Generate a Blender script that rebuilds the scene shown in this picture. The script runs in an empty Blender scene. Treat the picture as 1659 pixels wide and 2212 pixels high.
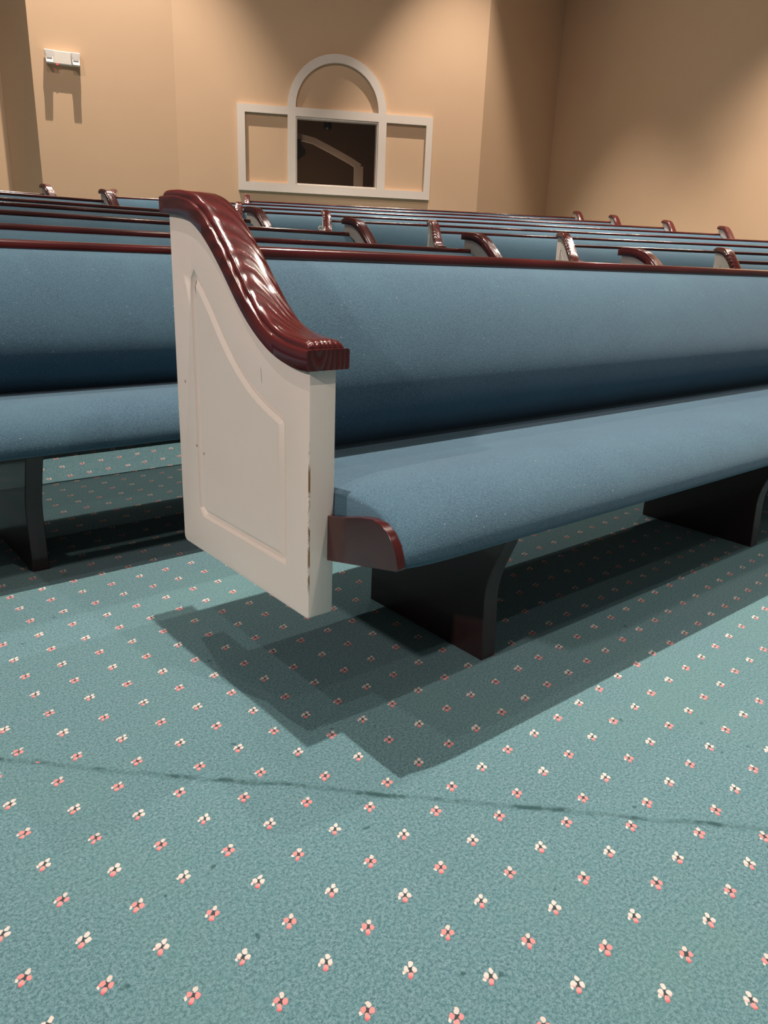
import bpy, bmesh, math, random
from mathutils import Vector, Matrix
from mathutils.geometry import tessellate_polygon
random.seed(7)
S = 0.83                      # metres per unit (unit = camera height above the front carpet)
scn = bpy.context.scene
COL = scn.collection
SP = 1.257                    # row spacing of the middle block

# ------------------------------------------------------------------ helpers
class MB:
    def __init__(s): s.v = []; s.f = []
    def add(s, verts, faces):
        o = len(s.v); s.v += [tuple(v) for v in verts]; s.f += [tuple(i + o for i in f) for f in faces]
    def box(s, x0, x1, y0, y1, z0, z1):
        s.add([(x0,y0,z0),(x1,y0,z0),(x1,y1,z0),(x0,y1,z0),(x0,y0,z1),(x1,y0,z1),(x1,y1,z1),(x0,y1,z1)],
              [(0,3,2,1),(4,5,6,7),(0,1,5,4),(1,2,6,5),(2,3,7,6),(3,0,4,7)])
    def prism_x(s, prof, x0, x1):
        n = len(prof)
        s.add([(x0,a,b) for a,b in prof] + [(x1,a,b) for a,b in prof],
              [tuple(range(n)), tuple(range(2*n-1, n-1, -1))] + [(i, i+n, (i+1)%n+n, (i+1)%n) for i in range(n)])
    def prism_y(s, prof, y0, y1):
        n = len(prof)
        s.add([(a,y0,b) for a,b in prof] + [(a,y1,b) for a,b in prof],
              [tuple(range(n)), tuple(range(2*n-1, n-1, -1))] + [(i, i+n, (i+1)%n+n, (i+1)%n) for i in range(n)])
    def loft(s, rings, cap=True):
        n = len(rings[0]); fs = []
        for r in range(len(rings)-1):
            for i in range(n):
                fs.append((r*n+i, r*n+(i+1)%n, (r+1)*n+(i+1)%n, (r+1)*n+i))
        if cap:
            fs.append(tuple(range(n-1, -1, -1))); fs.append(tuple(range((len(rings)-1)*n, len(rings)*n)))
        s.add([p for r in rings for p in r], fs)
    def build(s, name, mat, parent=None, smooth=None, bevel=0, bangle=40):
        me = bpy.data.meshes.new(name)
        me.from_pydata([(a*S, b*S, c*S) for a, b, c in s.v], [], s.f)
        bm = bmesh.new(); bm.from_mesh(me); bmesh.ops.recalc_face_normals(bm, faces=bm.faces); bm.to_mesh(me); bm.free()
        me.materials.append(mat)
        if smooth is not None:
            me.shade_smooth(); me.set_sharp_from_angle(angle=math.radians(smooth))
        o = bpy.data.objects.new(name, me); COL.objects.link(o)
        if parent: o.parent = parent
        if bevel:
            m = o.modifiers.new('bevel', 'BEVEL'); m.width = bevel*S; m.segments = 2
            m.limit_method = 'ANGLE'; m.angle_limit = math.radians(bangle)
        return o

def tag(o, label=None, cat=None, group=None, kind=None):
    if label: o['label'] = label
    if cat: o['category'] = cat
    if group: o['group'] = group
    if kind: o['kind'] = kind
    return o
def empty(name, loc, rz=0):
    o = bpy.data.objects.new(name, None); COL.objects.link(o)
    o.location = [c*S for c in loc]; o.rotation_euler = (0, 0, rz); o.empty_display_size = .1
    return o
def catmull(pts, n):
    P = [pts[0]] + list(pts) + [pts[-1]]; segs = len(pts)-1; out = []
    for k in range(n):
        t = k/(n-1)*segs; i = min(int(t), segs-1); u = t-i
        p0, p1, p2, p3 = P[i], P[i+1], P[i+2], P[i+3]
        out.append(tuple(.5*((2*b)+(-a+c)*u+(2*a-5*b+4*c-d)*u*u+(-a+3*b-3*c+d)*u**3) for a, b, c, d in zip(p0, p1, p2, p3)))
    return out
def smooth_loop(pts, it=1):
    for _ in range(it):
        n = len(pts); out = []
        for i in range(n):
            a, b = pts[i], pts[(i+1) % n]
            out += [(a[0]*.75+b[0]*.25, a[1]*.75+b[1]*.25), (a[0]*.25+b[0]*.75, a[1]*.25+b[1]*.75)]
        pts = out
    return pts
def lerp(tab, x):
    if x <= tab[0][0]: return tab[0][1]
    for (a, fa), (b, fb) in zip(tab, tab[1:]):
        if x <= b: return fa+(fb-fa)*(x-a)/(b-a)
    (a, fa), (b, fb) = tab[-2], tab[-1]
    return fb+(fb-fa)/(b-a)*(x-b)

# ------------------------------------------------------------------ node helpers
def new_mat(name):
    m = bpy.data.materials.new(name); m.use_nodes = True
    nt = m.node_tree; b = nt.nodes['Principled BSDF']
    return m, nt, b
class N:
    def __init__(s, nt): s.nt = nt
    def n(s, t, **kw):
        o = s.nt.nodes.new(t)
        for k, v in kw.items(): setattr(o, k, v)
        return o
    def link(s, a, b): s.nt.links.new(a, b)
    def put(s, sock, v):
        if hasattr(v, 'is_linked') or isinstance(v, bpy.types.NodeSocket): s.link(v, sock)
        else: sock.default_value = v
    def math(s, op, a, b=None, c=None, clamp=False):
        o = s.n('ShaderNodeMath', operation=op); o.use_clamp = clamp
        s.put(o.inputs[0], a)
        if b is not None: s.put(o.inputs[1], b)
        if c is not None: s.put(o.inputs[2], c)
        return o.outputs[0]
    def noise(s, vec, scale, detail=2, rough=.5, dims='3D'):
        o = s.n('ShaderNodeTexNoise'); s.link(vec, o.inputs['Vector'])
        o.inputs['Scale'].default_value = scale; o.inputs['Detail'].default_value = detail; o.inputs['Roughness'].default_value = rough
        return o.outputs['Fac']
    def mix(s, f, a, b):
        o = s.n('ShaderNodeMix', data_type='RGBA'); s.put(o.inputs[0], f); s.put(o.inputs[6], a); s.put(o.inputs[7], b)
        return o.outputs[2]
    def rng(s, v, a, b, c, d):
        o = s.n('ShaderNodeMapRange'); s.put(o.inputs[0], v)
        for i, q in enumerate((a, b, c, d)): o.inputs[1+i].default_value = q
        return o.outputs[0]
    def smooth(s, v, a, b, c=0., d=1.):
        o = s.n('ShaderNodeMapRange', interpolation_type='SMOOTHSTEP'); s.put(o.inputs[0], v)
        for i, q in enumerate((a, b, c, d)): o.inputs[1+i].default_value = q
        return o.outputs[0]
    def bump(s, h, strength, dist, b):
        o = s.n('ShaderNodeBump'); o.inputs['Strength'].default_value = strength; o.inputs['Distance'].default_value = dist
        s.link(h, o.inputs['Height']); s.link(o.outputs['Normal'], b.inputs['Normal'])
    def mapped(s, vec, scale, rot=(0,0,0)):
        o = s.n('ShaderNodeMapping'); s.link(vec, o.inputs['Vector']); o.inputs['Scale'].default_value = scale; o.inputs['Rotation'].default_value = rot
        return o.outputs['Vector']
def rgb(r, g, b):
    f = lambda c: (c/255/12.92 if c/255 <= .04045 else ((c/255+.055)/1.055)**2.4)
    return (f(r), f(g), f(b), 1)

# ------------------------------------------------------------------ materials
def mat_fabric():
    m, nt, b = new_mat('blue_upholstery'); q = N(nt)
    co = q.n('ShaderNodeTexCoord').outputs['Object']
    fine = q.noise(q.mapped(co, (260, 700, 700)), 1.0, 2, .6)
    mott = q.noise(co, 6.0, 3, .6)
    grain = q.noise(co, 420, 2, .7)
    f = q.math('ADD', q.math('MULTIPLY', fine, .55), q.math('MULTIPLY', grain, .45))
    c = q.mix(q.smooth(f, .34, .68), (.026, .060, .096, 1), (.077, .143, .198, 1))
    c = q.mix(q.rng(mott, .3, .7, 0, .35), c, (.062, .135, .18, 1))
    lint = q.noise(co, 190, 1, .5)
    c = q.mix(q.smooth(lint, .765, .80, 0, .55), c, (.42, .48, .52, 1))
    q.link(c, b.inputs['Base Color'])
    b.inputs['Roughness'].default_value = .9; b.inputs['Specular IOR Level'].default_value = .15
    b.inputs['Sheen Weight'].default_value = .25; b.inputs['Sheen Roughness'].default_value = .5; b.inputs['Sheen Tint'].default_value = (.6, .75, .9, 1)
    q.bump(f, .5, .0016, b)
    return m
def mat_wood(name, dark=1.0, rough=.16, bump=.35, scl=(1.0, .22, .22), wsc=34, dist=5.5, rings=False):
    m, nt, b = new_mat(name); q = N(nt)
    co = q.n('ShaderNodeTexCoord').outputs['Object']
    w = q.n('ShaderNodeTexWave', wave_type='BANDS', bands_direction='X')
    mp = q.n('ShaderNodeMapping'); q.link(co, mp.inputs['Vector']); mp.inputs['Scale'].default_value = scl
    if rings: w.wave_type = 'RINGS'; w.rings_direction = 'Y'; mp.inputs['Location'].default_value = (.045, 0, -.70*scl[2])
    q.link(mp.outputs['Vector'], w.inputs['Vector'])
    w.inputs['Scale'].default_value = wsc; w.inputs['Distortion'].default_value = dist; w.inputs['Detail'].default_value = 2; w.inputs['Detail Scale'].default_value = 1.2
    pore = q.noise(q.mapped(co, (240, 26, 26)), 1.0, 3, .7)
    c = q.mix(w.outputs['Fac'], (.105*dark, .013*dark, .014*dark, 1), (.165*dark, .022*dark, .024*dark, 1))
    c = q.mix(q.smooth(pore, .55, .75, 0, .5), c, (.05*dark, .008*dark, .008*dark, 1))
    q.link(c, b.inputs['Base Color'])
    b.inputs['Roughness'].default_value = rough; b.inputs['Specular IOR Level'].default_value = .6
    b.inputs['Coat Weight'].default_value = .5; b.inputs['Coat Roughness'].default_value = .1
    h = q.math('ADD', q.math('MULTIPLY', w.outputs['Fac'], .8), q.math('MULTIPLY', pore, .3))
    q.bump(h, bump, .0012, b)
    return m
def mat_white(name, col, rough=.42, scuffed=False):
    m, nt, b = new_mat(name); q = N(nt)
    co = q.n('ShaderNodeTexCoord').outputs['Object']
    n1 = q.noise(co, 9, 3, .6); n2 = q.noise(co, 150, 3, .7)
    c = q.mix(q.rng(n1, .3, .7, 0, .12), col, (col[0]*.82, col[1]*.78, col[2]*.7, 1))
    c = q.mix(q.smooth(n2, .79, .83, 0, .5), c, (.28, .19, .12, 1))
    if scuffed:      # paint worn to bare wood along the front arris, a pencil-thin scratch and a few dings
        sp = q.n('ShaderNodeSeparateXYZ'); q.link(co, sp.inputs[0]); X, Y, Z = sp.outputs
        dx = q.math('ADD', X, .0652*S); dy = q.math('ADD', Y, .9508*S)
        e = q.math('ADD', q.math('ABSOLUTE', dx), q.math('ABSOLUTE', dy))
        zr = q.math('MULTIPLY', q.smooth(Z, .30*S, .34*S), q.smooth(Z, .66*S, .60*S))
        wn = q.smooth(q.noise(q.mapped(co, (60, 60, 26)), 1.0, 3, .7), .40, .58)
        c = q.mix(q.math('MULTIPLY', q.math('MULTIPLY', q.smooth(e, .0030, .0024), zr), wn), c, (.27, .15, .07, 1))
        sx = q.math('ABSOLUTE', q.math('ADD', Y, q.math('MULTIPLY_ADD', Z, -.11, SCY)))
        sm = q.math('MULTIPLY', q.smooth(sx, .0014, .0006), q.math('MULTIPLY', q.smooth(Z, SCZ0, SCZ0+.01), q.smooth(Z, SCZ1, SCZ1-.01)))
        c = q.mix(q.math('MULTIPLY', sm, .7), c, (.16, .13, .12, 1))
        for (yy, zz) in DINGS:
            v = q.n('ShaderNodeVectorMath', operation='DISTANCE'); q.link(co, v.inputs[0]); v.inputs[1].default_value = (-.0652*S, yy*S, zz*S)
            c = q.mix(q.smooth(v.outputs['Value'], .0045, .002, 0, .7), c, (.25, .14, .08, 1))
    q.link(c, b.inputs['Base Color']); b.inputs['Roughness'].default_value = rough
    q.bump(q.noise(co, 60, 2), .05, .001, b)
    return m
def mat_wall():
    m, nt, b = new_mat('tan_wall_paint'); q = N(nt)
    co = q.n('ShaderNodeTexCoord').outputs['Object']
    n1 = q.noise(co, 1.3, 3, .6)
    c = q.mix(n1, (.60, .42, .275, 1), (.64, .45, .30, 1))
    q.link(c, b.inputs['Base Color']); b.inputs['Roughness'].default_value = .75; b.inputs['Specular IOR Level'].default_value = .25
    q.bump(q.noise(co, 220, 2), .15, .002, b)
    return m
def mat_plain(name, col, rough=.5, metal=0, emit=None, estr=0):
    m, nt, b = new_mat(name); q = N(nt)
    co = q.n('ShaderNodeTexCoord').outputs['Object']
    c = q.mix(q.rng(q.noise(co, 40, 2), .3, .7, 0, .15), col, (col[0]*.8, col[1]*.8, col[2]*.8, 1))
    q.link(c, b.inputs['Base Color']); b.inputs['Roughness'].default_value = rough; b.inputs['Metallic'].default_value = metal
    if emit: b.inputs['Emission Color'].default_value = emit; b.inputs['Emission Strength'].default_value = estr
    return m
def mat_glass():
    m, nt, b = new_mat('dark_window_glass'); q = N(nt)
    co = q.n('ShaderNodeTexCoord').outputs['Object']
    b.inputs['Base Color'].default_value = (.62, .58, .55, 1); b.inputs['Transmission Weight'].default_value = 1
    q.link(q.rng(q.noise(co, 3, 2), 0, 1, .01, .03), b.inputs['Roughness']); b.inputs['IOR'].default_value = 1.45
    return m
def mat_carpet():
    m, nt, b = new_mat('teal_flowered_carpet'); q = N(nt)
    geo = q.n('ShaderNodeNewGeometry').outputs['Position']
    sep = q.n('ShaderNodeSeparateXYZ'); q.link(geo, sep.inputs[0])
    x = q.math('DIVIDE', sep.outputs[0], S); y = q.math('DIVIDE', sep.outputs[1], S)
    wob = q.noise(geo, 9, 3, .6)
    # seam between two carpet widths runs along the flower rows
    sx, sy = (-.119, -1.32); ex, ey = (.344, -1.773); L = math.hypot(ex-sx, ey-sy); nx, ny = -(ey-sy)/L, (ex-sx)/L
    sd = q.math('ADD', q.math('ADD', q.math('MULTIPLY', q.math('SUBTRACT', x, sx), nx), q.math('MULTIPLY', q.math('SUBTRACT', y, sy), ny)),
                q.math('MULTIPLY', q.math('SUBTRACT', wob, .5), .035))
    far = q.math('GREATER_THAN', sd, 0)
    def lattice(u, v, o):
        det = u[0]*v[1]-u[1]*v[0]
        dx = q.math('SUBTRACT', x, o[0]); dy = q.math('SUBTRACT', y, o[1])
        i = q.math('SUBTRACT', q.math('MULTIPLY', dx, v[1]/det), q.math('MULTIPLY', dy, v[0]/det))
        j = q.math('SUBTRACT', q.math('MULTIPLY', dy, u[0]/det), q.math('MULTIPLY', dx, u[1]/det))
        ri = q.math('ROUND', i); rj = q.math('ROUND', j)
        fi = q.math('SUBTRACT', i, ri); fj = q.math('SUBTRACT', j, rj)
        lx = q.math('ADD', q.math('MULTIPLY', fi, u[0]), q.math('MULTIPLY', fj, v[0]))
        ly = q.math('ADD', q.math('MULTIPLY', fi, u[1]), q.math('MULTIPLY', fj, v[1]))
        par = q.math('GREATER_THAN', q.math('ABSOLUTE', q.math('SUBTRACT', q.math('MODULO', q.math('ADD', rj, 400), 2), 1)), .5)
        return lx, ly, par, ri, rj
    A = lattice((.09310873, -.0896782), (.00050777, .0975104), (-.61587, -.785475))
    B = lattice((.0902422, -.0852669), (-.0009917, .0966851), (-.75878, -1.338167))
    def sel(k):
        o = q.n('ShaderNodeMix', data_type='FLOAT'); q.link(far, o.inputs[0]); q.link(B[k], o.inputs[2]); q.link(A[k], o.inputs[3]); return o.outputs[0]
    lx, ly, par, ri, rj = (sel(k) for k in range(5))
    cid = q.n('ShaderNodeCombineXYZ'); q.link(ri, cid.inputs[0]); q.link(rj, cid.inputs[1]); q.link(far, cid.inputs[2])
    wn = q.n('ShaderNodeTexWhiteNoise', noise_dimensions='3D'); q.link(cid.outputs[0], wn.inputs['Vector'])
    rs = q.n('ShaderNodeSeparateColor'); q.link(wn.outputs['Color'], rs.inputs[0])
    # wobble of the tufts, then axes: w across the row, d towards the back of the hall
    tw = q.noise(geo, 120, 2, .6); tw2 = q.noise(q.mapped(geo, (1.3, 1.1, 1)), 120, 2, .6)
    lx = q.math('ADD', lx, q.math('ADD', q.math('MULTIPLY', q.math('SUBTRACT', tw, .5), .007), q.math('MULTIPLY', q.math('SUBTRACT', rs.outputs[0], .5), .006)))
    ly = q.math('ADD', ly, q.math('ADD', q.math('MULTIPLY', q.math('SUBTRACT', tw2, .5), .007), q.math('MULTIPLY', q.math('SUBTRACT', rs.outputs[1], .5), .006)))
    w = q.math('ADD', q.math('MULTIPLY', lx, .719), q.math('MULTIPLY', ly, -.695))
    d = q.math('ADD', q.math('MULTIPLY', lx, .695), q.math('MULTIPLY', ly, .719))
    def petal(cw, cd, rw, rd):
        a = q.math('DIVIDE', q.math('SUBTRACT', w, cw), rw); c = q.math('DIVIDE', q.math('SUBTRACT', d, cd), rd)
        r = q.math('ADD', q.math('MULTIPLY', a, a), q.math('MULTIPLY', c, c))
        return q.smooth(r, 1.15, .75)
    pt = petal(.0, .0096, .0039, .0054); pb = petal(.0005, -.0096, .0043, .0060)
    pl = petal(-.0063, .0005, .0042, .0054); pr = petal(.0063, .0005, .0042, .0054); pe = petal(-.0092, -.0058, .0024, .0036)
    dk = petal(0, 0, .0042, .0060)
    n1 = q.noise(geo, 210, 3, .65); n2 = q.noise(geo, 38, 3, .6); n3 = q.noise(geo, 2.2, 3, .6); n4 = q.noise(geo, 480, 2, .6)
    tex = q.math('ADD', q.math('MULTIPLY', n1, .6), q.math('MULTIPLY', n4, .4))
    base = q.mix(q.smooth(tex, .34, .66), (.042, .106, .130, 1), (.155, .272, .308, 1))
    base = q.mix(q.rng(n2, .35, .7, 0, .25), base, (.06, .175, .195, 1))
    base = q.mix(q.smooth(n3, .45, .75, 0, .35), base, (.105, .215, .20, 1))
    # seam: broken dark line with loose tufts
    sdist = q.math('ABSOLUTE', sd)
    br = q.smooth(q.noise(geo, 16, 3, .7), .46, .60)
    base = q.mix(q.math('MULTIPLY', q.smooth(sdist, .011, .0015), q.math('ADD', q.math('MULTIPLY', br, .62), .26)), base, (.018, .055, .06, 1))
    base = q.mix(q.math('MULTIPLY', q.smooth(q.noise(geo, 30, 2, .5), .715, .76), .7), base, (.02, .06, .065, 1))
    white = (.56, .51, .49, 1); pink = (.56, .20, .21, 1)
    side = q.mix(q.math('MULTIPLY', par, .9), white, pink)
    side = q.mix(q.math('MULTIPLY', q.smooth(d, .001, -.007), .8), side, pink)
    col = q.mix(dk, base, (.035, .055, .06, 1))
    col = q.mix(pe, col, white)
    col = q.mix(pl, col, side); col = q.mix(pr, col, side)
    col = q.mix(pt, col, q.mix(q.math('MULTIPLY', par, .25), white, (.35, .33, .31, 1)))
    col = q.mix(pb, col, q.mix(q.smooth(d, -.009, -.016), (.58, .25, .25, 1), (.46, .08, .11, 1)))
    q.link(col, b.inputs['Base Color'])
    b.inputs['Roughness'].default_value = 1; b.inputs['Specular IOR Level'].default_value = .05
    b.inputs['Sheen Weight'].default_value = .15
    fl = q.math('MAXIMUM', q.math('MAXIMUM', pt, pb), q.math('MAXIMUM', pl, pr))
    h = q.math('ADD', q.math('ADD', q.math('MULTIPLY', tex, 1.0), q.math('MULTIPLY', n2, .8)), q.math('MULTIPLY', fl, .8))
    q.bump(h, .55, .004, b)
    return m

FAB = mat_fabric()
CAPW = mat_wood('burgundy_cap_wood', .54, .2, .95, (1.0, .15, .36), 34, 3.0, True)
RAILW = mat_wood('burgundy_rail_wood', .42, .2, .1, (.04, 1, 1), 20, 4)
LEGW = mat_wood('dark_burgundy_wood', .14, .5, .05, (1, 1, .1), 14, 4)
WHITE = mat_white('white_panel_paint', (.88, .79, .73, 1))
SCY = .8487*S; SCZ0 = .734*S; SCZ1 = .777*S
DINGS = [(-.4395, .533), (-.389, .69), (-.478, .52), (-.845, .40)]
SCUFF = mat_white('scuffed_white_paint', (.88, .79, .73, 1), scuffed=True)
TRIMW = mat_white('white_trim_paint', (.74, .67, .61, 1), .5)
WALL = mat_wall()
CARPET = mat_carpet()
CEIL = mat_plain('ceiling_paint', (.55, .50, .44, 1), .9)
PLASTIC = mat_plain('white_plastic', (.80, .76, .70, 1), .35)
CLEAR = mat_plain('silver_reflector', (.42, .41, .40, 1), .25, .6)
RED = mat_plain('red_indicator', (.6, .02, .02, 1), .3, 0, (1, .03, .04, 1), 2.5)
BLACK = mat_plain('black_equipment', (.012, .012, .012, 1), .4)
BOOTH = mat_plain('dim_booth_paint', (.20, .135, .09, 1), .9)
GLASS = mat_glass()

# ------------------------------------------------------------------ floor heights
FM = [(1.30, 0), (1.744, .088), (3.0, .196), (4.26, .3035), (5.51, .401), (6.77, .522), (8.03, .609), (9.3, .71)]
LAZ = math.radians(-29.5)
DL = Vector((math.cos(LAZ), math.sin(LAZ))); NL = Vector((math.sin(-LAZ), math.cos(LAZ)))
LFIT = {k: (7.551-.752*k+.037*k*k, .483+1.534*k, 1.134+.115*k+.0004*k*k) for k in range(1, 9)}
FR = [(3.3, 0)] + [(NL.dot(Vector(LFIT[k][:2]))-.43, LFIT[k][2]-1.138) for k in range(1, 9)]
def floor_z(x, y):
    xm = 3.576-.1886*(y-.916)+.45
    t = min(1, max(0, (x-xm)/1.6)); t = t*t*(3-2*t)
    a = lerp(FM, y); b = max(0, lerp(FR, NL.dot(Vector((x, y)))))
    return a*(1-t)+b*t

def build_floor():
    mb = MB()
    xs = [-7+.2*i for i in range(int(24/.2)+1)]; ys = [-4.5+.2*i for i in range(int(22/.2)+1)]
    nx = len(xs)
    vs = [(x, y, floor_z(x, y)) for y in ys for x in xs]
    fs = [(j*nx+i, j*nx+i+1, (j+1)*nx+i+1, (j+1)*nx+i) for j in range(len(ys)-1) for i in range(nx-1)]
    mb.add(vs, fs)
    o = mb.build('floor', CARPET, smooth=30); tag(o, 'teal carpet woven with rows of small pink and white flowers', 'floor', kind='structure')
build_floor()
def fz(x, y):     # height of the meshed floor (bilinear on its own grid)
    gx = (x+7)/.2; gy = (y+4.5)/.2; i = math.floor(gx); j = math.floor(gy); u = gx-i; v = gy-j
    g = lambda a, b: floor_z(-7+.2*a, -4.5+.2*b)
    return (g(i,j)*(1-u)+g(i+1,j)*u)*(1-v)+(g(i,j+1)*(1-u)+g(i+1,j+1)*u)*v

# ------------------------------------------------------------------ the pew
LOW = [(-.325,1.090),(-.36,1.0885),(-.40,1.0855),(-.44,1.080),(-.476,1.0705),(-.503,1.0595),(-.53,1.045),(-.556,1.0275),(-.581,1.008),(-.605,.987),(-.629,.965),(-.654,.940),(-.688,.906),(-.723,.875),(-.757,.850),(-.791,.8295),(-.828,.812),(-.866,.800),(-.9035,.793),(-.937,.790),(-.966,.790)]
UPP = [(-.325,1.128),(-.36,1.129),(-.402,1.127),(-.4376,1.1225),(-.469,1.1165),(-.502,1.1055),(-.533,1.090),(-.559,1.0725),(-.584,1.0525),(-.605,1.0335),(-.6275,1.0135),(-.649,.993),(-.6766,.9655),(-.7078,.935),(-.7385,.9065),(-.772,.881),(-.802,.8625),(-.835,.849),(-.873,.8395),(-.919,.834),(-.966,.831)]
NC = 56
LOWC = catmull(LOW, NC); UPPC = catmull(UPP, NC)
GROOVE = [(-.4555,.372),(-.4555,.50),(-.4555,.66),(-.4555,.80),(-.4555,.90),(-.4565,.938),(-.4635,.9465),(-.474,.937),(-.507,.9075),(-.5426,.870),(-.5805,.828),(-.6219,.787),(-.6663,.7515),(-.7075,.725),(-.7496,.7045),(-.80,.686),(-.840,.6735),(-.8483,.664),(-.8483,.55),(-.8483,.45),(-.8483,.3595),(-.74,.3595),(-.58,.3595),(-.467,.3595)]

def offset(loop, dd):
    n = len(loop); out = []
    area = sum(loop[i][0]*loop[(i+1)%n][1]-loop[(i+1)%n][0]*loop[i][1] for i in range(n))
    sg = 1 if area > 0 else -1
    for i in range(n):
        p, c, q = Vector(loop[i-1]), Vector(loop[i]), Vector(loop[(i+1) % n])
        a = (c-p).normalized(); b = (q-c).normalized()
        na = Vector((a.y, -a.x))*sg; nb = Vector((b.y, -b.x))*sg
        m = (na+nb); m.normalize(); k = max(.45, m.dot(na))
        out.append((c+m*(dd/k))[:])
    return out

def panel_outline():
    r = .016; o = []
    for k in range(5):
        a = math.pi+math.pi/2*k/4            # rear-bottom corner rounded
        o.append((-.3406-r-r*math.cos(a)*1.0, .248+r+r*math.sin(a)))
    o = [( -.3406-r+r*math.cos(t), .248+r+r*math.sin(t)) for t in [0, -math.pi/8, -math.pi/4, -3*math.pi/8, -math.pi/2]]
    r2 = .008
    o += [(-.9508+r2+r2*math.cos(t), .248+r2+r2*math.sin(t)) for t in [-math.pi/2, -3*math.pi/4, -math.pi]]
    top = [(y, z+.004) for y, z in LOWC if -.9508 < y < -.3406]
    o += [(-.9508, .7945)] + [t for t in reversed(top)] + [(-.3406, 1.0935)]
    return o
OUTL = panel_outline()

def add_tess(mb, loops, x, flip=False):
    pts = [p for l in loops for p in l]
    tris = tessellate_polygon([[Vector((a, b, 0)) for a, b in l] for l in loops])
    mb.add([(x, a, b) for a, b in pts], [tuple(t) for t in tris])

def panel_mesh(xo, xi):
    """end panel: xo = x of the outer (routed) face, xi = x of the inner face"""
    mb = MB(); sg = 1 if xi > xo else -1
    n = len(OUTL)
    rings = [(.0125, 0), (.0115, .0035), (.0045, .011), (-.001, .0115), (-.0022, .0075), (-.0105, .0015), (-.0125, 0)]
    loops = [offset(GROOVE, d) for d, _ in rings]
    bev = .0028; inner = offset(OUTL, -bev)
    add_tess(mb, [inner, loops[0]], xo)
    for (la, (da, ha)), (lb, (db, hb)) in zip(zip(loops, rings), list(zip(loops, rings))[1:]):
        m = len(la)
        mb.add([(xo+sg*ha, a, b) for a, b in la]+[(xo+sg*hb, a, b) for a, b in lb], [(i, (i+1) % m, (i+1) % m+m, i+m) for i in range(m)])
    add_tess(mb, [loops[-1]], xo)
    def band(pa, xa, pb, xb):
        mb.add([(xa, a, b) for a, b in pa]+[(xb, a, b) for a, b in pb], [(i, (i+1) % n, (i+1) % n+n, i+n) for i in range(n)])
    mid = offset(OUTL, -bev*.3)
    band(inner, xo, mid, xo+sg*bev*.3); band(mid, xo+sg*bev*.3, OUTL, xo+sg*bev); band(OUTL, xo+sg*bev, OUTL, xi-sg*bev)
    band(OUTL, xi-sg*bev, inner, xi)
    add_tess(mb, [inner], xi)
    return mb

def weld(o, dist=1e-5):
    bm = bmesh.new(); bm.from_mesh(o.data); bmesh.ops.remove_doubles(bm, verts=bm.verts, dist=dist)
    bmesh.ops.recalc_face_normals(bm, faces=bm.faces); bm.to_mesh(o.data); bm.free()

def cap_mesh(xa, xb):
    """burgundy scroll cap between x=xa and x=xb"""
    mb = MB(); w = xb-xa
    def ring(i, prof):
        l, u = LOWC[i], UPPC[i]
        return [(xa+px, l[0]+(u[0]-l[0])*h, l[1]+(u[1]-l[1])*h) for px, h in prof]
    base = [(.002, 0), (0, .06), (0, .90), (.0018, .97), (.006, 1.0), (w/2, 1.0), (w-.006, 1.0), (w-.0018, .97), (w, .90), (w, .06), (w-.002, 0)]
    mb.loft([ring(i, base) for i in range(NC)])
    top = lambda k: [(.0085, .99), (.0092, 1+.14*k), (.0115, 1+.25*k), (.0165, 1+.325*k), (.026, 1+.36*k), (w*.4, 1+.375*k), (w*.6, 1+.375*k), (w-.026, 1+.36*k), (w-.0165, 1+.325*k), (w-.0115, 1+.25*k), (w-.0092, 1+.14*k), (w-.0085, .99)]
    rs = []
    def ringat(t, k, grow=0):
        i = t*(NC-1); a = min(int(i), NC-2); f = i-a
        l = [LOWC[a][c]*(1-f)+LOWC[a+1][c]*f for c in (0, 1)]; u = [UPPC[a][c]*(1-f)+UPPC[a+1][c]*f for c in (0, 1)]
        return [(xa+px, l[0]+(u[0]-l[0])*h, l[1]+(u[1]-l[1])*h) for px, h in top(k)]
    e = .012
    for t, k in ((e, .35), (e+.003, .7), (e+.008, .92), (e+.016, 1)): rs.append(ringat(t, k))
    for i in range(2, NC-2): rs.append(ringat(i/(NC-1), 1))
    for t, k in ((e+.016, 1), (e+.008, .92), (e+.003, .7), (e, .35)): rs.append(ringat(1-t, k))
    rs = [r for r in rs]
    mb.loft(rs)
    return mb

BACKP = [(-.44,.492),(-.48,.491),(-.502,.495),(-.518,.512),(-.552,.542),(-.593,.578),(-.621,.619),(-.634,.665),(-.632,.712),(-.615,.772),(-.582,.846),(-.535,.915),(-.482,.964),(-.437,.986),(-.405,.994),(-.372,.994),(-.385,.90),(-.43,.60)]
SEATP = [(-.44,.499),(-.51,.499),(-.60,.501),(-.70,.508),(-.80,.524),(-.90,.545),(-.98,.559),(-1.05,.562),(-1.105,.552),(-1.15,.531),(-1.18,.503),(-1.197,.468),(-1.197,.442),(-1.188,.427),(-1.16,.418),(-1.0,.402),(-.75,.38),(-.44,.36)]
BOARDP = [(-.352,.988),(-.372,.988),(-.43,.62),(-.462,.40),(-.462,.33),(-.435,.33)]
RAILP = [(-.362,.990),(-.414,.990),(-.417,.995),(-.417,1.010),(-.413,1.018),(-.404,1.0235),(-.375,1.0235),(-.365,1.019),(-.360,1.010),(-.360,.995)]
SBOARDP = [(-.45,.345),(-1.10,.402),(-1.10,.412),(-.45,.362)]
LEGF = [(-1.0023,.0),(-1.0,.08),(-.996,.17),(-.998,.205),(-1.004,.235),(-1.0135,.265),(-1.028,.30),(-1.046,.345),(-1.06,.375),(-1.07,.395)]
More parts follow.
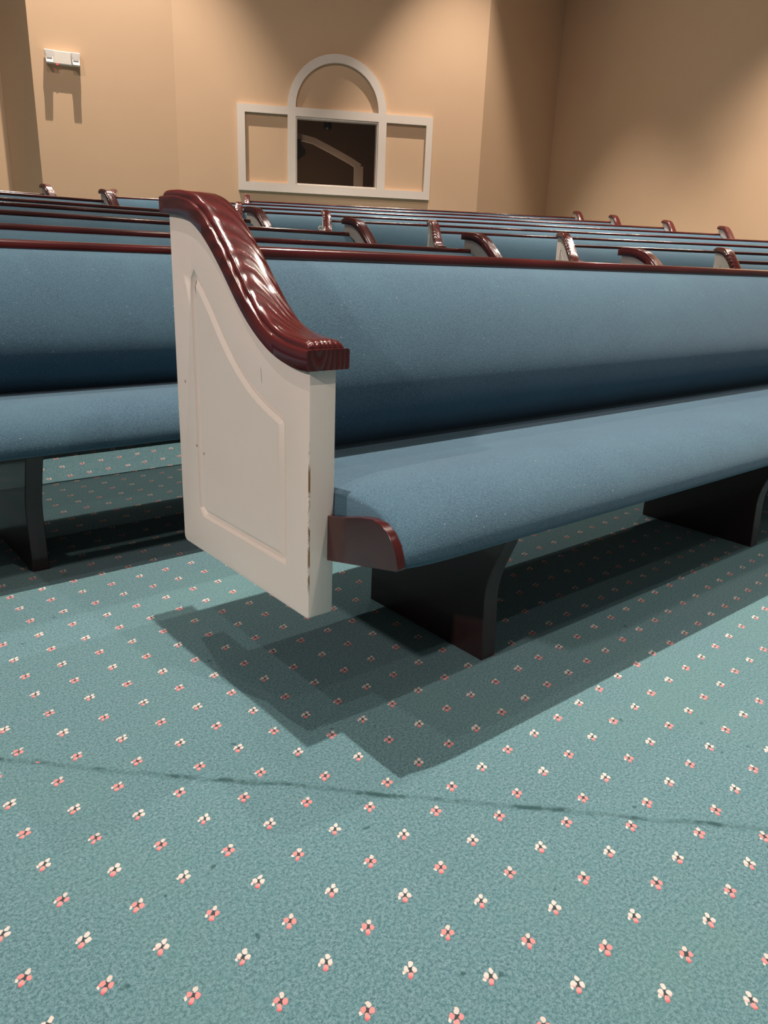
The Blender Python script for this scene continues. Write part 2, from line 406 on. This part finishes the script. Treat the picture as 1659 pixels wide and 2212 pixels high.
BRK = [(-.94,.3745),(-.94,.478),(-1.00,.490),(-1.06,.5075),(-1.100,.5145),(-1.128,.511),(-1.152,.499),(-1.170,.479),(-1.180,.457),(-1.1845,.434),(-1.180,.4295)]

def pew(loc, az, length, legs, left, right, label, group, detail=True, paint=None):
    """x=0 is the inner face of the left end panel; local y as in the profiles (front is -y)."""
    root = empty('church_pew', loc, az)
    tag(root, label, 'pew', group)
    ca, sa = math.cos(az), math.sin(az)
    def gz(x, y):      # local floor height
        return fz(loc[0]+ca*x-sa*y, loc[1]+sa*x+ca*y)-loc[2]
    seg = 1 if not detail else 2
    bk = MB(); rings = []
    for t, k in ((0, .012), (.004, .004), (.015, 0), (length-.015, 0), (length-.004, .004), (length, .012)):
        c = (-.48, .74); rings.append([(t, y+(c[0]-y)*k*2, z+(c[1]-z)*k*.25) for y, z in smooth_loop(BACKP, seg)])
    bk.loft(rings); bk.build('back_cushion', FAB, root, smooth=50)
    st = MB(); rings = []; prof = smooth_loop(SEATP, seg)
    for t, k in ((0, 1), (.006, .82), (.02, .6), (.045, .33), (.08, .12), (.13, 0), (length-.13, 0), (length-.08, .12), (length-.045, .33), (length-.02, .6), (length-.006, .82), (length, 1)):
        ring = []
        for y, z in prof:
            top = max(0, min(1, (z-.43)/.1)); fr = max(0, min(1, (-y-.75)/.3))
            ring.append((t, y+.018*k*fr*max(0, min(1, (-y-1.1)/.08)), z-.032*k*top*(.35+.65*fr)))
        rings.append(ring)
    st.loft(rings); st.build('seat_cushion', FAB, root, smooth=50)
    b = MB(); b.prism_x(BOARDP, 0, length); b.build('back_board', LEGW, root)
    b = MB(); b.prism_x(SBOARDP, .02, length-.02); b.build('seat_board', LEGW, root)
    r = MB(); r.prism_x(smooth_loop(RAILP, 1), 0, length); r.build('top_rail', RAILW, root, smooth=35)
    for lx in legs:
        m = MB(); w = .052
        for x in (lx, lx+w):
            zf = gz(x, -1.0)-.002; zr = gz(x, -.53)-.002
            p = [(y, max(z, zf) if i else zf) for i, (y, z) in enumerate(LEGF)] + [(-.5275, .40), (-.5275, zr)]
            if x == lx: A = p
            else: Bp = p
        m.loft([[(lx, y, z) for y, z in A], [(lx+w, y, z) for y, z in Bp]])
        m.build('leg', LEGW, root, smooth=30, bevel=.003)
    for on, xi, sgn in ((left, 0, -1), (right, length, 1)):
        if not on: continue
        p = panel_mesh(xi+sgn*.0652, xi).build('end_panel', paint if paint and sgn < 0 else WHITE, root); weld(p)
        p.data.shade_smooth(); p.data.set_sharp_from_angle(angle=math.radians(28))
        xa, xb = sorted((xi+sgn*.0824, xi-sgn*.0206))
        cp = cap_mesh(xa, xb).build('end_cap', CAPW, p, smooth=40)
        br = MB(); br.prism_x(BRK, *sorted((xi+sgn*.017, xi-sgn*.003)))
        br.build('seat_bracket', RAILW, root, smooth=30, bevel=.0015)
    return root

X1 = -.0896
# middle block, front row
MG = 'pews of the middle block'; RG = 'pews of the right block'
pew((X1, 0, 0), 0, 3.99, [.4536, 1.955, 3.45], True, True,
    'nearest blue pew with the large white end panel and curved burgundy cap', MG, paint=SCUFF)
RCX = {1: 3.576, 2: 3.354, 3: 3.141, 4: 2.901, 5: 2.737, 6: 2.43, 7: 2.153}
MLAB = {1: 'second-row blue pew, seat and dark leg showing left of the big white end panel',
        2: 'third-row blue pew of the middle block, right cap just above the nearest rail',
        3: 'fourth-row blue pew of the middle block, right cap rising above two rails',
        4: 'fifth-row blue pew, small right cap just beside the big foreground cap',
        5: 'sixth-row blue pew, right end hidden behind the big foreground cap',
        6: 'far blue pew with its cap left of the foreground cap, another cap peeking behind',
        7: 'rearmost blue pew of the middle block, burgundy cap near the wall corner at left'}
for k in range(1, 8):
    xl = -2.35 if k == 1 else -1.3
    y = SP*k; z = fz((xl+RCX[k])/2, y-.77) if k > 1 else 0
    xr = RCX[k]+.0206; L = xr-xl
    lx0 = -.411-xl if k == 1 else .5
    n = int((L-lx0-.3)/1.5)+1
    legs = [lx0+1.5*i for i in range(n)]
    if k == 1: legs = [lx0-1.5] + legs
    pew((xl, y, z), 0, L, legs, True, True, MLAB[k], MG, detail=(k == 1))
REND = {1: 9.1, 2: 8.8, 3: 8.45, 4: 8.05, 5: 7.70, 6: 7.36, 7: 6.94, 8: 6.75}
RLAB = {1: 'nearest pew of the right block, left cap rightmost of those above the nearest rail',
        2: 'second pew of the right block, white left end with wood grained cap right of centre',
        3: 'third pew of the right block, upright narrow cap on its left end near the middle',
        4: 'fourth pew of the right block, small white hook on its left end',
        5: 'fifth pew of the right block, right cap farthest right against the tan wall',
        6: 'sixth pew of the right block, right cap second from the right against the wall',
        7: 'seventh pew of the right block, pale left cap peeking behind another cap at left',
        8: 'last pew under the arched window, right cap leftmost against the right wall'}
RROOT = {}
for k in range(1, 9):
    Lx, Ly, Lz = LFIT[k]
    P = Vector((Lx, Ly)); d0 = P.dot(DL)
    if k == 8: P = P+DL*3.1; d0 += 3.1
    o = Vector((DL.x*-.0824+NL.x*-.335, DL.y*-.0824+NL.y*-.335))
    loc2 = P-o
    L = REND[k]-d0-.0824-.02
    zz = Lz-1.138
    n = int((L-.8)/1.6)+1
    legs = [.42+(L-.9)/(n)*i for i in range(n+1)]
    RROOT[k] = pew((loc2.x, loc2.y, zz), LAZ, L, legs, True, True, RLAB[k], RG, detail=False)
# small white hook on the fourth pew of the right block
def torus(mb, c, R, r, axis='y', n=18, m=8):
    rings = []
    for i in range(n):
        a = 2*math.pi*i/n; ring = []
        for j in range(m):
            b = 2*math.pi*j/m; rr = R+r*math.cos(b)
            p = (rr*math.cos(a), r*math.sin(b), rr*math.sin(a))
            ring.append((c[0]+p[0], c[1]+p[1], c[2]+p[2]))
        rings.append(ring)
    rings.append(rings[0]); mb.loft(rings, cap=False)
hk = MB(); torus(hk, (-.115, -.60, .905), .022, .007); hk.box(-.10, -.062, -.607, -.593, .895, .915)
hk.build('hook', PLASTIC, RROOT[4], smooth=40)['label'] = 'small white ring hook'

# ------------------------------------------------------------------ walls
ZT = 12.4; ZB = -.1
def wall(name, a, b, z0=ZB, z1=ZT, th=.18, mat=WALL, out=1, label=None):
    a, b = Vector(a), Vector(b); d = (b-a).normalized(); n = Vector((-d.y, d.x))*out*th
    mb = MB(); q = [a, b, b+n, a+n]
    mb.add([(p.x, p.y, z) for z in (z0, z1) for p in q], [(0,3,2,1),(4,5,6,7),(0,1,5,4),(1,2,6,5),(2,3,7,6),(3,0,4,7)])
    o = mb.build(name, mat); tag(o, label or 'plain tan painted wall', 'wall', kind='structure'); return o
C1 = (3.889, 14.103); C2 = (6.351, 13.397); C3 = (11.876, 10.36); C4 = (14.91, 10.785)
AZR = math.radians(97)
C0 = (C1[0]+1.42*math.cos(AZR), C1[1]+1.42*math.sin(AZR))
wall('wall_back', C1, C2, label='tan wall section with the emergency light')
wall('wall_return', C0, C1, label='dark narrow tan wall return at far left')
wall('wall_left', (C0[0]-6*math.cos(math.radians(-16)), C0[1]-6*math.sin(math.radians(-16))), C0, label='tan wall sliver at the left edge')
wall('wall_corner', C3, C4, label='shaded tan wall section right of the arched window')
DD = Vector((math.cos(math.radians(71.81)), math.sin(math.radians(71.81))))
wall('wall_right', tuple(Vector(C4)-DD*13), C4, out=1, label='large tan wall behind the right block of pews')
for nm in ('wall_right',):
    pass
# window wall with a real opening
WD = Vector((math.cos(math.radians(-28.8)), math.sin(math.radians(-28.8)))); WN = Vector((-WD.y, WD.x))
W0 = Vector(C2)-WD*(WD.dot(Vector(C2))); 
def wpt(a, dep, z): p = W0+WD*a+WN*dep; return (p.x, p.y, z)
A0 = WD.dot(Vector(C2)); A1 = WD.dot(Vector(C3))
HOLE = (1.47, 3.165, 2.445, 3.71)
mb = MB()
h0, h1, hz0, hz1 = HOLE
for (a0, a1, z0, z1) in ((A0, h0, ZB, ZT), (h1, A1, ZB, ZT), (h0, h1, ZB, hz0), (h0, h1, hz1, ZT)):
    vs = [wpt(a, dp, z) for z in (z0, z1) for a, dp in ((a0, 0), (a1, 0), (a1, .18), (a0, .18))]
    mb.add(vs, [(0,3,2,1),(4,5,6,7),(0,1,5,4),(1,2,6,5),(2,3,7,6),(3,0,4,7)])
tag(mb.build('wall_window', WALL), 'tan wall holding the white arched window', 'wall', kind='structure')

# window: white flat frame with two blind side panels, a dark pane and a half-round arch
win = empty('window_1', wpt(2.31, 0, 2.27)); tag(win, 'white arched window frame with a dark centre pane between two blind side panels', 'window', kind='structure')
base = Vector(wpt(2.31, 0, 2.27))
class WMB(MB):
    def quadbar(s, loop_out, loop_in, dep0, dep1):
        pass
def wlocal(a, dep, z): return tuple(Vector(wpt(a, dep, z))-base)
fr = MB()
def wbox(mb, a0, a1, z0, z1, d0, d1):
    vs = [wlocal(a, dp, z) for z in (z0, z1) for a, dp in ((a0, d0), (a1, d0), (a1, d1), (a0, d1))]
    mb.add(vs, [(0,3,2,1),(4,5,6,7),(0,1,5,4),(1,2,6,5),(2,3,7,6),(3,0,4,7)])
FD = -.075
# one continuous flat casing: rectangle outline with three openings
def wtess(mb, loops, dep):
    tris = tessellate_polygon([[Vector((a, b, 0)) for a, b in l] for l in loops])
    pts = [p for l in loops for p in l]
    mb.add([wlocal(a, dep, z) for a, z in pts], [tuple(t) for t in tris])
def wsides(mb, loop, d0, d1):
    n = len(loop); mb.add([wlocal(a, d0, z) for a, z in loop]+[wlocal(a, d1, z) for a, z in loop], [(i, (i+1) % n, (i+1) % n+n, i+n) for i in range(n)])
cx = 2.308; ro, ri = 1.012, .850; zc = 3.866
arch_o = [(cx-ro*math.cos(math.pi*i/40), zc+ro*math.sin(math.pi*i/40)) for i in range(41)]
outer = [(.29, 2.272), (.29, 3.866)] + arch_o + [(4.32, 3.866), (4.32, 2.272)]
ops = [[(.443, 2.44), (.443, 3.726), (1.296, 3.726), (1.296, 2.44)], [(1.458, 2.435), (1.458, 3.712), (3.168, 3.712), (3.168, 2.435)], [(3.335, 2.43), (3.335, 3.71), (4.185, 3.71), (4.185, 2.43)],
       [(cx-ri*math.cos(math.pi*i/40), zc+.006+ri*math.sin(math.pi*i/40)) for i in range(41)]]
wtess(fr, [outer]+ops, FD); wtess(fr, [outer]+ops, -.002)
for l in [outer]+ops: wsides(fr, l, FD, -.002)
f = fr.build('window_frame', TRIMW, win); weld(f)
jm = MB()
for a0, a1, z0, z1 in ((1.458, 1.49, 2.435, 3.712), (3.14, 3.168, 2.435, 3.712), (1.49, 3.14, 2.435, 2.462), (1.49, 3.14, 3.68, 3.712)):
    wbox(jm, a0, a1, z0, z1, -.05, .16)
jm.build('window_jamb', TRIMW, win)
gl = MB(); wbox(gl, 1.488, 3.142, 2.458, 3.684, .085, .095); gl.build('window_pane', GLASS, win)
# booth behind the pane
bo = MB()
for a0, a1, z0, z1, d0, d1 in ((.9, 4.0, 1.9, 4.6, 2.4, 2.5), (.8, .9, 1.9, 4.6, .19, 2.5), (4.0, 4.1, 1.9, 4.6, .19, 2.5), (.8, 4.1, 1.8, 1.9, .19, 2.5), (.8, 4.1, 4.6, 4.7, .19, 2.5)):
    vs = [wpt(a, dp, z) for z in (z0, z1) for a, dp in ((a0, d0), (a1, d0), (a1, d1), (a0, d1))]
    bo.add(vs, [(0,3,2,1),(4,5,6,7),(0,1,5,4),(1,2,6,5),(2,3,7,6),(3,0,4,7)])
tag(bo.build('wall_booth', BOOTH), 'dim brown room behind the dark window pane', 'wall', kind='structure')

# ------------------------------------------------------------------ ceiling
cl = MB(); cl.add([(-7, -4.5, ZT), (20, -4.5, ZT), (20, 18, ZT), (-7, 18, ZT), (-7, -4.5, ZT+.15), (20, -4.5, ZT+.15), (20, 18, ZT+.15), (-7, 18, ZT+.15)], [(0,3,2,1),(4,5,6,7),(0,1,5,4),(1,2,6,5),(2,3,7,6),(3,0,4,7)])
tag(cl.build('ceiling', CEIL), 'plain ceiling above the hall', 'ceiling', kind='structure')

# ------------------------------------------------------------------ reflection modelled as a solid, and things seen through the pane
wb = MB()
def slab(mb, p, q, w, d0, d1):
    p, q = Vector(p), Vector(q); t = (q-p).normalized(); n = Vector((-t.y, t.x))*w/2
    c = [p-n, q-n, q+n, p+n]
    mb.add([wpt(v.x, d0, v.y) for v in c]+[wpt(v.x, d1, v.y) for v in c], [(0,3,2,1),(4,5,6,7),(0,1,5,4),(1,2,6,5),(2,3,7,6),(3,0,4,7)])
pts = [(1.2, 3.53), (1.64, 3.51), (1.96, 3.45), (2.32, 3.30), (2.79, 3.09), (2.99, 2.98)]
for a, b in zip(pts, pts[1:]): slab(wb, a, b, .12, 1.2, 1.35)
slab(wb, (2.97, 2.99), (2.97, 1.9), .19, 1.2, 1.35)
tag(wb.build('pane_reflection', TRIMW), 'pale bent reflection in the dark pane, modelled as a solid band behind it', 'reflection')  # stands in for a reflection on the glass, modelled as rail and post
sp_ = MB(); sp_.prism_y([(0, 0), (.16, .0), (.31, .12), (.30, .2), (.22, .28), (.20, .40), (0, .42)], 0, .2)
o = sp_.build('monitor', BLACK); o.location = [c*S for c in wpt(1.44, .9, 3.02)]; o.rotation_euler = (0, 0, math.radians(-28.8))
tag(o, 'black equipment silhouette at the left side of the dark pane', 'equipment')
sl = MB(); sl.loft([[(.09*r*math.cos(2*math.pi*i/14), .09*r*math.sin(2*math.pi*i/14), z) for i in range(14)] for r, z in ((.7, 0), (1, .03), (1, .15), (.5, .22), (.12, .24), (.12, 1.2))])
o = sl.build('spotlight', BLACK, smooth=40); o.location = [c*S for c in wpt(2.22, .9, 3.64)]
tag(o, 'small black lamp hanging at the top of the dark pane', 'lamp')

# ------------------------------------------------------------------ emergency light
EB = Vector((math.cos(math.radians(-16)), math.sin(math.radians(-16)))); EN = Vector((-EB.y, EB.x))
E0 = Vector(C2)-EB*(EB.dot(Vector(C2)))
ep = E0+EB*.385
em = empty('emergency_light', (ep.x, ep.y, 4.20), math.radians(-16))
tag(em, 'white twin-head emergency light mounted high on the tan wall', 'emergency light')
bx = MB(); bx.box(-.17, .17, -.13, -.003, .0, .215); bx.build('body', PLASTIC, em, bevel=.012)
ld = MB(); ld.box(-.11, -.085, -.128, -.10, -.014, .004); ld.build('indicator', RED, em)
for sx in (-1, 1):
    hd = MB(); c = sx*.225
    lo = [(c-.045, -.06, .03), (c+.045, -.06, .03), (c+.045, -.20, .03), (c-.045, -.20, .03)]
    hi = [(c-.085, -.02, .215), (c+.085, -.02, .215), (c+.085, -.20, .215), (c-.085, -.20, .215)]
    lo2 = [(c-.085, -.17, .0), (c+.085, -.17, .0), (c+.085, -.30, .0), (c-.085, -.30, .0)]
    # hooded lamp head: back shell, lower lip, lens
    hd.loft([[(c-.08, -.03, .21), (c+.08, -.03, .21), (c+.08, -.17, .21), (c-.08, -.17, .21)], [(c-.065, -.03, .10), (c+.065, -.03, .10), (c+.065, -.20, .10), (c-.065, -.20, .10)], [(c-.06, -.04, .0), (c+.06, -.04, .0), (c+.06, -.25, -.01), (c-.06, -.25, -.01)]])
    h = hd.build('lamp_head', PLASTIC, em, bevel=.008)
    ln = MB(); ln.add([(c-.070, -.180, .202), (c+.070, -.180, .202), (c+.045, -.232, .062), (c-.045, -.232, .062), (c-.070, -.165, .202), (c+.070, -.165, .202), (c+.045, -.195, .062), (c-.045, -.195, .062)], [(0,1,2,3),(7,6,5,4),(0,4,5,1),(1,5,6,2),(2,6,7,3),(3,7,4,0)])
    ln.build('lens', CLEAR, h)

# ------------------------------------------------------------------ camera
cd_ = bpy.data.cameras.new('camera'); cam = bpy.data.objects.new('camera', cd_); COL.objects.link(cam)
cr, cdn, cf = (0.77257899, -0.63384896, 0.03684008), (-0.17280665, -0.26575245, -0.94842685), (0.61094972, 0.72636845, -0.31484808)
m3 = Matrix((cr, tuple(-c for c in cdn), tuple(-c for c in cf))).transposed()
cam.matrix_world = Matrix.Translation(Vector((-0.99869, -2.19719, 1.0))*S) @ m3.to_4x4()
cd_.sensor_fit = 'VERTICAL'; cd_.sensor_height = 24; cd_.lens = 1636.03/2212*24; cd_.clip_start = .02
scn.camera = cam
# ------------------------------------------------------------------ lights
def spot(loc, target, power, angle, blend=.5, rad=.02, col=(1, .86, .735), nm='downlight_or_fill'):  # default name covers hall downlights and added fill spots alike
    l = bpy.data.lights.new(nm, 'SPOT'); l.energy = power; l.spot_size = math.radians(angle); l.spot_blend = blend; l.shadow_soft_size = rad; l.color = col
    o = bpy.data.objects.new(nm, l); COL.objects.link(o); o.location = [c*S for c in loc]
    d = Vector(target)-Vector(loc); o.rotation_euler = d.to_track_quat('-Z', 'Y').to_euler()
    return o
H = 5.0
for i, (x, y, p, a) in enumerate([
        (0.07, -.56, 740, 92), (2.8, -.56, 480, 84), (5.6, -.9, 420, 84),
        (.7, -3.2, 270, 92), (.5, -4.7, 120, 100), (.9, -7.2, 360, 110), (-1.9, -.9, 90, 80), (3.6, -3.4, 150, 92),  # farthest front spot is added fill for the end panel's front face
        (-2.4, 2.2, 170, 74), (0.3, 2.0, 200, 84), (3.0, 2.0, 250, 84),
        (0.4, 5.0, 330, 90), (2.0, 7.6, 330, 90), (5.0, 4.2, 330, 90),
        (7.6, 2.6, 400, 96), (10.2, 2.4, 300, 96), (7.2, 6.6, 400, 96), (10.4, 5.4, 350, 96), (4.4, 9.6, 350, 96), (8.5, 9.0, 350, 96)]):
    spot((x, y, 5.17+floor_z(x, y)*.6), (x, y, 0), p, a, blend=.9)
spot((-7.4, -1.9, 4.8), (-.1, -.6, .75), 700, 26, .9, .12, (1, .85, .76))  # added fill spot from far left, brightens the white end panel
def wallspot(a, dep, z, power, angle, base, d, n, blend=.3, rad=.03):
    p = base+d*a+n*(-dep)
    spot((p.x, p.y, z), (p.x, p.y, 0), power, angle, blend, rad, (1, .86, .73))
wallspot(4.8, 2.15, 10.9, 2700, 55, W0, WD, WN, .5)
wallspot(.9, 2.2, 11.6, 3300, 63, E0, EB, EN, .5)
rn = Vector((DD.y, -DD.x)); q0 = Vector(C4)-DD*9
wallspot(0, 2.0, 6.3, 1000, 128, q0, DD, rn, .7)
# added high fill spots, unseen, that brighten the far walls
for x, y, z, tx, ty, tz, p in ((1.5, 5, 8.8, 7.5, 13, 1.0, 420), (5, 3, 8.8, 11, 11, 1.5, 240), (4, 5, 8.8, 14, 7, 1.5, 420), (-2, 6, 8.8, 2.5, 15, 2, 600)):
    spot((x, y, z), (tx, ty, tz), p, 75, 1.0, .25, (1, .84, .72))
pl = bpy.data.lights.new('booth_fill', 'POINT'); pl.energy = 11; pl.shadow_soft_size = .05; pl.color = (1, .8, .6)  # added unseen point light that brightens the booth interior
po = bpy.data.objects.new('booth_fill', pl); COL.objects.link(po); po.location = [c*S for c in wpt(1.9, .7, 2.15)]
w = bpy.data.worlds.new('hall_ambient'); scn.world = w; w.use_nodes = True
bg = w.node_tree.nodes['Background']; bg.inputs[0].default_value = (1, .9, .8, 1); bg.inputs[1].default_value = .10
scn.view_settings.view_transform = 'Standard'; scn.view_settings.look = 'None'; scn.view_settings.gamma = 1; scn.view_settings.exposure = .14
scn.view_settings.use_curve_mapping = False
